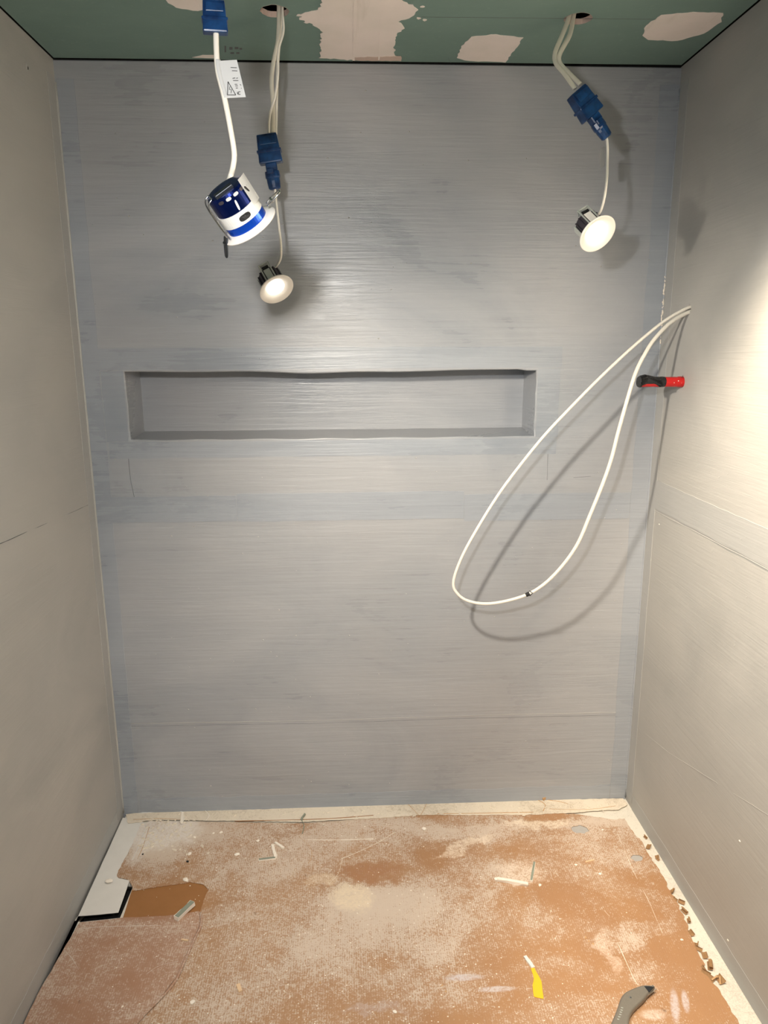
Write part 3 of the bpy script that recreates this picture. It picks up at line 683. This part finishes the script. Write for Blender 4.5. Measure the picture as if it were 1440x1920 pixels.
# red pipe stub wrapped in black tape
t = empty('pipe_stub', (W, hp.y, hp.z)); tag(t, 'red plastic pipe stub with black tape round its end, out of the right wall', 'pipe')
def loc_to(o, par): o.parent = par; o.matrix_parent_inverse = Matrix.Translation(par.location).inverted(); return o
X0 = at(1200, 716, hp.y-.02); ax = (X0-Vector((W, hp.y, hp.z)))
def pp(f, dx=0, dy=0, dz=0): return Vector((W, hp.y, hp.z))+ax*f+Vector((dx, dy, dz))
bm = bmesh.new(); F_ = [-.15, 0, .02, .04, .06, .08, .10, .13, .17, .3, .5, .7, .9, .99]
tube(bm, [pp(f) for f in F_], [.0145, .0145, .0155, .0140, .0158, .0140, .0156, .0140, .0145, .0142, .0142, .0142, .0142, .0142], 22, 1, Vector((0, 0, 1)))
loc_to(from_bm('pipe', bm, M['red'], None, True), t)
bm = bmesh.new(); tube(bm, [pp(f) for f in (.44, .5, .56, .66, .78, .9, 1.0, 1.03)], [.0148, .0153, .0150, .0152, .0158, .0160, .0165, .0150], 20, 1, Vector((0, 0, 1)))
for v in bm.verts:
    rel = (v.co-pp(0)).dot(ax)/ax.length_squared
    if v.co.z < pp(rel).z-.006 and v.co.y < pp(rel).y+.004 and .60 < rel < .95: v.co.z += .0095; v.co.y += .004
    if v.co.z > pp(rel).z+.008 and rel > .72: v.co.z += .006*max(0, 1-abs(rel-.88)/.16)
loc_to(from_bm('tape_wrap', bm, M['btape'], None, False), t)
bm = bmesh.new()
pts = [pp(1.0, .002, -.017, .010), pp(.86, 0, -.0178, .012), pp(.55, 0, -.0165, .004), pp(.50, 0, -.0165, -.010), pp(.58, 0, -.0172, -.0140), pp(.68, 0, -.0175, -.006), pp(.9, 0, -.018, .001), pp(1.03, 0, -.017, -.013)]
vs = [bm.verts.new(p) for p in pts]; bm.faces.new(vs); bmesh.ops.solidify(bm, geom=bm.faces[:], thickness=.0006); loc_to(from_bm('tape_tail', bm, M['btape']), t)
bm = bmesh.new(); tube(bm, [pp(.06, 0, -.010, .0125), pp(.05, 0, -.0125, .012), pp(.035, .0, -.010, .0185)], .0006, 6); loc_to(from_bm('wire_barb', bm, M['steel_dark']), t)
bm = bmesh.new()
for k in range(9): bmesh.ops.create_icosphere(bm, subdivisions=1, radius=random.uniform(.0006, .0018), matrix=Matrix.Translation(pp(random.uniform(.02, .25), 0, -.0140, random.uniform(-.004, .006))) @ Matrix.Diagonal((1.5, .25, 1, 1)))
loc_to(from_bm('plaster_splash', bm, M['chip']), t)

# ================================================================ FLOOR COVERINGS
def F2(pts): return [fl(*p) for p in pts]
def cover(name, px, z0, th, mat, label, seed, amp=.002, step=.02, holes=(), amps=None, world=None):
    o = sheet(name, ragged(world or F2(px), amp, step, seed, amps=amps), z0, th, M[mat], None, holes=holes)
    tag(o, label, 'floor covering'); return o
# clean brown strip (lower sheet) showing where the upper sheet is torn away
cover('card_sheet', [(233, 1713), (248, 1668), (262, 1664), (400, 1648), (412, 1690), (384, 1725), (229, 1725)], .0004, .0012, 'card_clean',
      'clean brown card strip laid bare beside the white board corner', 31, .0006)
# main dusty sheet: torn along the right, cut at the back, two burned-through holes
right = [(1150, 1538), (1172, 1536), (1186, 1560), (1200, 1577), (1206, 1586), (1211, 1594), (1218, 1607), (1226, 1620), (1236, 1633), (1243, 1643), (1251, 1664), (1258, 1674),
         (1264, 1684), (1272, 1700), (1280, 1716), (1288, 1735), (1290, 1745), (1296, 1760), (1304, 1778), (1312, 1797), (1320, 1810), (1324, 1826), (1334, 1842), (1347, 1855), (1362, 1880), (1384, 1920), (1440, 2020), (1560, 2200)]
left = [(300, 2200), (330, 2020), (254, 1915), (294, 1872), (330, 1828), (352, 1776), (368, 1740), (378, 1700), (392, 1668), (380, 1660), (356, 1656), (300, 1664), (250, 1672), (243, 1652), (219, 1646), (222, 1634), (238, 1606), (248, 1585), (262, 1552), (280, 1541)]
mid = [(420, 1543), (560, 1546), (700, 1536), (790, 1530), (880, 1527), (1000, 1526), (1080, 1528)]
ol = F2(left+mid+right)
def blob_hole(px, py, rx, ry, seed):
    x, y = fl(px, py); rnd = random.Random(seed); return [(x+rx*math.cos(a)*(1+rnd.uniform(-.18, .18)), y+ry*math.sin(a)*(1+rnd.uniform(-.18, .18))) for a in [2*math.pi*k/14 for k in range(14)]]
ho = [blob_hole(1088, 1557, .028, .022, 3), blob_hole(1194, 1611, .019, .016, 5)]
n = len(ol); amps = [.0035 if len(left+mid) <= i < n-3 else .0015 for i in range(n)]
o = sheet('card_sheet', ragged(ol, .002, .009, 32, amps=amps), .0018, .0022, M['card'], None, holes=ho)
main = tag(o, 'large brown card floor sheet under plaster dust, torn along its right edge', 'floor covering')
# grey floor showing in the two holes
for (px, py, rx, ry, sd, lb) in ((1088, 1557, .034, .028, 8, 'pale grey floor patch showing through the rear hole in the card'), (1194, 1611, .024, .021, 9, 'pale grey floor patch showing through the hole nearer the right wall')):
    x, y = fl(px, py); s_ = sheet('bare_patch', circ(x, y, max(rx, ry), 18, .001, sd), .0003, .0009, M['hole_grey'], floor); tag(s_, lb, None)
# front-left sheet lapping over with a curling torn edge
lf = [(44, 1925), (70, 1870), (110, 1800), (150, 1733), (232, 1724), (310, 1721), (372, 1712), (382, 1720), (372, 1742), (356, 1780), (334, 1832), (298, 1878), (256, 1922), (150, 2010), (60, 2120), (-180, 2200), (-120, 2120), (-10, 2010)]
o = sheet('card_sheet', ragged(F2(lf), .0012, .02, 33), .0042, .0020, M['card_left'], None)
lfs = tag(o, 'reddish brown dusty card sheet lapping over at the front left', 'floor covering')
bm = bmesh.new(); P = [Vector((*fl(a, b, .006), .0072+.0015*math.sin(i*1.9))) for i, (a, b) in enumerate([(376, 1712), (377, 1735), (366, 1758), (354, 1784), (344, 1808), (331, 1836), (314, 1858), (294, 1880), (272, 1902), (250, 1924), (220, 1950)])]
tube(bm, smooth_pts(P, 5), .0036, 8, .55, Vector((0, 0, 1))); from_bm('curled_edge', bm, M['card_left'], lfs, True)
# creases in the sheets
def crease(pts, parent, mat, r=.0013, z=.0036):
    bm = bmesh.new(); P = smooth_pts([Vector((*fl(a, b), z)) for a, b in pts], 6); tube(bm, P, [r*(.6+.7*abs(noise.noise(p*20))) for p in P], 6, .7, Vector((0, 0, 1))); return from_bm('crease', bm, M[mat], parent, True)
crease([(1156, 1560), (1185, 1630), (1215, 1690), (1242, 1752)], main, 'chip', .0010); crease([(1100, 1665), (1125, 1700), (1150, 1728)], main, 'chip', .0007)
crease([(1158, 1770), (1185, 1830), (1196, 1850)], main, 'chip', .0014); crease([(145, 1746), (200, 1741), (330, 1738)], lfs, 'whiteboard', .0010, .0058)
crease([(274, 1550), (262, 1585), (248, 1615)], main, 'whiteboard', .0018, .004); crease([(280, 1553), (268, 1590), (258, 1612)], main, 'card_edge', .0012, .004)
crease([(572, 1576), (620, 1577), (700, 1575)], main, 'chip', .0018); crease([(560, 1570), (580, 1588), (585, 1605), (578, 1622)], main, 'card_edge', .0012)
crease([(640, 1612), (670, 1600), (712, 1580), (740, 1562)], main, 'plaster', .0020); crease([(616, 1660), (634, 1640), (642, 1612)], main, 'plaster', .0014)
crease([(370, 1728), (392, 1742), (420, 1744), (452, 1732), (470, 1715)], main, 'card_edge', .0009); crease([(822, 1600), (822, 1690), (818, 1740)], main, 'plaster', .0008)
crease([(275, 1830), (300, 1814), (335, 1806)], lfs, 'whiteboard', .0007, .006); crease([(120, 1785), (135, 1800), (148, 1822)], lfs, 'whiteboard', .0006, .006)
# plaster-clogged fringe of tape along the back wall
cover('plaster_strip', [(236, 1530), (300, 1523), (480, 1521), (640, 1513), (900, 1505), (1060, 1502), (1168, 1500), (1176, 1512), (1160, 1520), (1080, 1526), (1000, 1530), (880, 1531), (800, 1530), (700, 1537), (560, 1544), (400, 1541), (290, 1540), (240, 1546)],
      .0042, .0024, 'plaster', 'cream plaster-caked strip lying along the foot of the back wall', 34, .002, .012)
st = C.objects[-1]
for pts, mt, r in ((((440, 1543), (600, 1539), (700, 1532)), 'card_clean', .0022), (((820, 1529), (900, 1528), (1000, 1526)), 'card_edge', .0020), (((764, 1510), (776, 1522), (786, 1533)), 'card_edge', .0014),
                   (((800, 1510), (794, 1522), (788, 1533)), 'card_edge', .0014), (((1008, 1503), (1022, 1512), (1018, 1524)), 'card_edge', .0020), (((1020, 1502), (1048, 1506), (1070, 1512)), 'card_edge', .0016),
                   (((260, 1528), (330, 1524), (345, 1530), (342, 1548)), 'whiteboard', .0026), (((250, 1540), (300, 1538), (340, 1540)), 'card_edge', .0012), (((384, 1522), (392, 1532), (386, 1542)), 'chip', .0022),
                   (((1030, 1520), (1100, 1521), (1155, 1514)), 'card_edge', .0012)):
    crease(pts, st, mt, r, .0068)
# crumbs of plaster caked on the strip and in the corner (too many to count)
bm = bmesh.new(); rnd = random.Random(21)
for i in range(420):
    if rnd.random() < .75: px, py, z = rnd.uniform(245, 1160), 0, .0068; py = 1542-(px-245)*.027+rnd.gauss(-10, 8)
    else: px, py, z = rnd.gauss(305, 40), rnd.gauss(1570, 20), .0042
    if py < 1508 or px < 262: continue
    x, y = fl(px, py)
    if y > -.008: continue
    r_ = rnd.uniform(.0012, .0052)
    bmesh.ops.create_icosphere(bm, subdivisions=1, radius=r_, matrix=Matrix.Translation((x, y, z)) @ Matrix.Rotation(rnd.uniform(0, 3), 4, 'Z') @ Matrix.Diagonal((rnd.uniform(1, 2.6), 1, .55, 1)))
for v in bm.verts: v.co += noise.noise_vector(v.co*300)*.0008
o = from_bm('caked_crumbs', bm, M['plaster'], st); o['kind'] = 'stuff'
# white board at the left wall: stands a little proud, dark slot round it
wb = cover('offcut_board', [(230, 1535), (252, 1534), (272, 1545), (262, 1560), (244, 1592), (232, 1618), (220, 1640), (222, 1648), (243, 1652), (222, 1712), (186, 1716), (147, 1719)],
           .0006, .0022, 'whiteboard', 'white dusty board offcut lying along the left wall by the back corner', 35, .0004, .05)
# torn flutes curling out of the right edge of the card
rnd = random.Random(5)
curls = [(1208, 1572, .010), (1212, 1588, .016), (1228, 1608, .014), (1232, 1614, .008), (1256, 1672, .015), (1264, 1690, .010), (1276, 1696, .014), (1280, 1712, .014), (1288, 1728, .012),
         (1292, 1752, .014), (1300, 1772, .016), (1308, 1784, .012), (1316, 1793, .016), (1326, 1812, .018), (1312, 1820, .016), (1320, 1832, .018), (1330, 1840, .016), (1344, 1840, .020)]
for i, (px, py, s_) in enumerate(curls):
    x, y = fl(px, py); bm = bmesh.new(); s_ *= 1.45; th = rnd.uniform(-.9, .9); wd = s_*rnd.uniform(.35, .6); turn = rnd.uniform(1.3, 4.2)
    dx, dy = math.cos(th), math.sin(th); rows = []
    for k in range(9):
        a = turn*k/8; rad = s_*.42*(1-.25*k/8); u = rad*math.sin(a)+s_*.25*k/8; z = .0032+rad*(1-math.cos(a))*.62
        rows.append([bm.verts.new((x+dx*u-dy*v, y+dy*u+dx*v, z)) for v in (-wd, -wd*.3, wd*rnd.uniform(.2, .5), wd*rnd.uniform(.8, 1.1))])
    for A_, B_ in zip(rows, rows[1:]):
        for k in range(3): bm.faces.new((A_[k], A_[k+1], B_[k+1], B_[k]))
    bmesh.ops.solidify(bm, geom=bm.faces[:], thickness=.0009)
    from_bm('torn_curl', bm, M['card_edge'], main)
bm = bmesh.new(); P = [Vector((*fl(a, b), z)) for a, b, z in ((1334, 1841, .006), (1342, 1838, .012), (1349, 1838, .012), (1350, 1848, .004))]; tube(bm, P, .0022, 6, .5, Vector((0, 0, 1))); from_bm('torn_curl', bm, M['card_edge'], main)

# ================================================================ DEBRIS
def chip(px, py, size, label, name='plaster_chip', z=.004, mat='chip', flat=.45, seed=None, aspect=1.3, rot=None, group='plaster chips on the floor sheets'):
    rnd = random.Random(seed or px*7+py); x, y = fl(px, py); bm = bmesh.new()
    bmesh.ops.create_icosphere(bm, subdivisions=1, radius=size/2)
    r = rnd.uniform(0, 3) if rot is None else rot
    for v in bm.verts:
        k = rnd.uniform(.7, 1.15); v.co = Vector((v.co.x*k*aspect, v.co.y*k, max(-.45, v.co.z/size*1.6)*size*flat*.6))
    zm = min(v.co.z for v in bm.verts)
    for v in bm.verts: v.co.z -= zm
    o = from_bm(name, bm, M[mat]); o.location = (x, y, z); o.rotation_euler = (0, 0, r)
    return tag(o, label, 'debris', group)
def stick(a, b, wd, hg, label, z=.004, mats=('chip', 'chip_green'), name='plasterboard_sliver', z1=None, group='plasterboard slivers on the floor'):
    A_ = Vector((*fl(*a), z)); B_ = Vector((*fl(*b), z if z1 is None else z1)); d = B_-A_; L = d.length; d.normalize()
    s = Vector((-d.y, d.x, 0)).normalized(); u = d.cross(s)*-1 if d.cross(s).z < 0 else d.cross(s)
    mtx = Matrix(((d.x, s.x, u.x, A_.x), (d.y, s.y, u.y, A_.y), (d.z, s.z, u.z, A_.z), (0, 0, 0, 1)))
    t = empty(name, A_); t.matrix_world = mtx; tag(t, label, 'debris', group)
    bm = bmesh.new(); vs = box(bm, (0, -wd/2, .0002), (L, wd/2, hg)); rnd = random.Random(a[0])
    bmesh.ops.subdivide_edges(bm, edges=[e for e in bm.edges if abs(e.verts[0].co.x-e.verts[1].co.x) > L*.9], cuts=5)
    for v in bm.verts: v.co.y += rnd.uniform(-1, 1)*wd*.10; v.co.z = max(.0001, v.co.z+rnd.uniform(-1, 1)*hg*.10)
    from_bm('gypsum_core', bm, M[mats[0]], t)
    bm = bmesh.new(); box(bm, (L*.02, -wd*.46, hg*1.06), (L*.98, wd*.40, hg*1.06+.0008)); from_bm('paper_face', bm, M[mats[1]], t)
    return t
stick((331, 1730), (362, 1700), .016, .012, 'thick green-faced plasterboard offcut beside the clean brown card', .0065)
stick((511, 1588), (517, 1612), .009, .006, 'upright white sliver of the pair left of centre near the back wall', mats=('chip', 'chip'))
stick((485, 1616), (517, 1612), .008, .005, 'green-edged sliver lying flat at the foot of the upright one, left of centre')
stick((516, 1583), (532, 1594), .008, .005, 'short white sliver just right of the pair left of centre', mats=('chip', 'chip'))
stick((932, 1653), (990, 1663), .011, .008, 'long white plaster stick lying crosswise right of centre', mats=('chip', 'chip'))
stick((1002, 1620), (996, 1656), .007, .005, 'thin grey-edged sliver standing up from the end of the long white stick', mats=('chip', 'chip_green'))
stick((343, 1528), (341, 1548), .009, .004, 'short white sliver stuck on the plaster strip near the back left corner', .0072, mats=('chip', 'chip'))
stick((984, 1796), (1000, 1818), .010, .003, 'pale grey card offcut touching the top of the yellow tape', mats=('whiteboard', 'whiteboard'), name='card_offcut')
stick((446, 1849), (451, 1863), .009, .003, 'small pale wood chip lying alone at front left', mats=('splinter', 'splinter'), name='wood_chip')
stick((340, 1766), (353, 1768), .005, .002, 'pale splinter beside the curling card edge at left', .0064, mats=('splinter', 'splinter'), name='wood_chip')
stick((1098, 1619), (1114, 1615), .005, .002, 'tiny pale splinter in front of the grey holes at right', mats=('splinter', 'splinter'), name='wood_chip')
stick((1018, 1504), (1030, 1500), .006, .008, 'dark twist of torn card on the plaster strip at the back wall', .0070, mats=('card_edge', 'card_edge'), name='torn_twist', z1=.014)
bm = bmesh.new(); P = smooth_pts([Vector((*fl(a, b), z)) for a, b, z in ((572, 1532, .012), (566, 1541, .010), (570, 1552, .008), (567, 1566, .006))], 5); tube(bm, P, [.0045 if i < 6 else .0018 for i in range(len(P))], 6, .6)
tag(from_bm('paper_shred', bm, M['chip_green'], None, True), 'green paper shred on the edge of the plaster strip left of centre', 'debris')
for a in ((444, 1605, .017, 'lone white plaster chip left of the pair of slivers'), (356, 1603, .013, 'white chip near the caked left corner of the card'),
          (348, 1653, .018, 'white flake on the upper edge of the clean brown card'), (365, 1572, .010, 'leftmost of the small white chips near the back wall'),
          (400, 1565, .009, 'small white chip near the back wall, middle of three'), (415, 1563, .011, 'small white chip near the back wall, rightmost of three'),
          (484, 1579, .012, 'white flake behind the pair of slivers'), (795, 1557, .016, 'white chip with a dark underside at the back centre'),
          (1080, 1624, .009, 'round white chip right of the thin sliver'), (1125, 1641, .010, 'cream chip between the grey holes and the thin sliver'), (930, 1651, .014, 'white lump at the left end of the long stick'),
          (1012, 1662, .010, 'white crumb at the right end of the long stick'), (361, 1882, .013, 'white crumb pressed flat at the front left'), (230, 1892, .006, 'tiny white speck lowest at the front left'),
          (1130, 1558, .007, 'tiny cream chip right of the rear grey hole'), (1278, 1765, .008, 'cream chip close to the torn right edge'), (740, 1900, .010, 'flat white crumb near the bottom centre')):
    chip(a[0], a[1], a[2], a[3], z=.0064 if a[0] < 340 and a[1] > 1720 else .004)
chip(205, 1657, .020, 'white chip sitting on the white board by the left wall', z=.0082)
chip(352, 1618, .009, 'dark brown crumb at the edge of the caked dust', 'dirt_crumb', mat='print', group='dark crumbs')
chip(268, 1604, .007, 'dark crumb on the white caked dust at left', 'dirt_crumb', mat='print', group='dark crumbs')
for (px, py, lb) in ((829, 1850, 'brown crumb on the card, rear one of two near the grey smears'), (836, 1862, 'brown crumb on the card, front one of two near the grey smears'),
                 (1098, 1760, 'brown torn bit left of the combed dust patch, rear one of three'), (1112, 1772, 'brown torn bit by the combed dust patch, front one of three'),
                 (1104, 1767, 'brown torn bit in the middle of three by the combed dust patch'), (600, 1845, 'lone brown crumb left of the front centre')):
    chip(px, py, .006, lb, 'dirt_crumb', mat='card_edge', group='brown crumbs on the card', flat=.3)
# fine grit (nobody could count it)
bm = bmesh.new(); rnd = random.Random(11)
for i in range(700):
    px, py = rnd.gauss(640, 260), rnd.uniform(1545, 1930)
    if not (120 < px < 1330): continue
    x, y = fl(px, py)
    if x < .14 or x > 1.62: continue
    bmesh.ops.create_icosphere(bm, subdivisions=1, radius=rnd.uniform(.0006, .0020), matrix=Matrix.Translation((x, y, .0043 if px > 400 else .0066)) @ Matrix.Diagonal((1.3, 1, .5, 1)))
g = from_bm('plaster_grit', bm, M['chip']); tag(g, 'fine white plaster grit scattered over the card sheets', 'debris', kind='stuff')
# yellow tape scrap
yl = [(994, 1814), (1001, 1816), (1006, 1826), (1015, 1843), (1019, 1876), (1001, 1872), (998, 1850), (1001, 1838)]
o = sheet('tape_scrap', ragged(F2(yl), .0006, .01, 41), .0043, .0012, M['yellow']); tag(o, 'bright yellow tape scrap lying flat left of the knife', 'tape')
# ---- folding knife, lower right
K = lambda a, b, z=.012: fl(1120+a/10.286, 1820+b/10.286, z)
kp = [(60, 1500), (150, 1280), (225, 1120), (280, 1010), (335, 880), (395, 720), (445, 570), (520, 475), (640, 405), (800, 345), (900, 320), (1000, 322), (1080, 338), (1105, 356), (1040, 430), (975, 500), (905, 590), (840, 655), (720, 770), (650, 870), (615, 980), (600, 1100), (560, 1260), (500, 1400), (420, 1560), (300, 1640), (120, 1600)]
kt = empty('utility_knife', (*K(500, 900), .004)); tag(kt, 'grey curved metal utility knife with its blade tip out, at the bottom right', 'knife')
def kpart(nm, pts, z0, th, mat, bev=0.0):
    o = sheet(nm, pts, z0, th, M[mat], None, bev=bev); loc_to(o, kt); return o
ks = [(p.x, p.y) for p in smooth_pts([Vector((a, b, 0)) for a, b in kp], 4, True)]
kpart('handle', [K(a, b) for a, b in ks], .0045, .017, 'knife', .0058)
kpart('blade', [K(960, 455, .017), K(985, 470, .017), K(1140, 350, .017), K(1128, 336, .017)], .0150, .0012, 'blade')
kpart('nose', [K(900, 322, .018), K(1000, 324, .018), K(1090, 342, .018), K(1000, 440, .018), K(960, 400, .018)], .0200, .0016, 'steel_dark')
x, y = K(635, 520, .021); kpart('screw', circ(x, y, .0030, 14), .0212, .0012, 'chrome'); kpart('screw_slot', circ(x+.0008, y-.0008, .0012, 8), .0224, .0003, 'print')
for k, (a, b) in enumerate(((480, 715), (470, 760), (455, 800), (445, 845), (425, 890), (405, 935))):
    kpart('cast_mark', [K(a-22, b-8, .021), K(a+20, b+4, .021), K(a+16, b+18, .021), K(a-26, b+6, .021)], .0214, .0006, 'bracket')
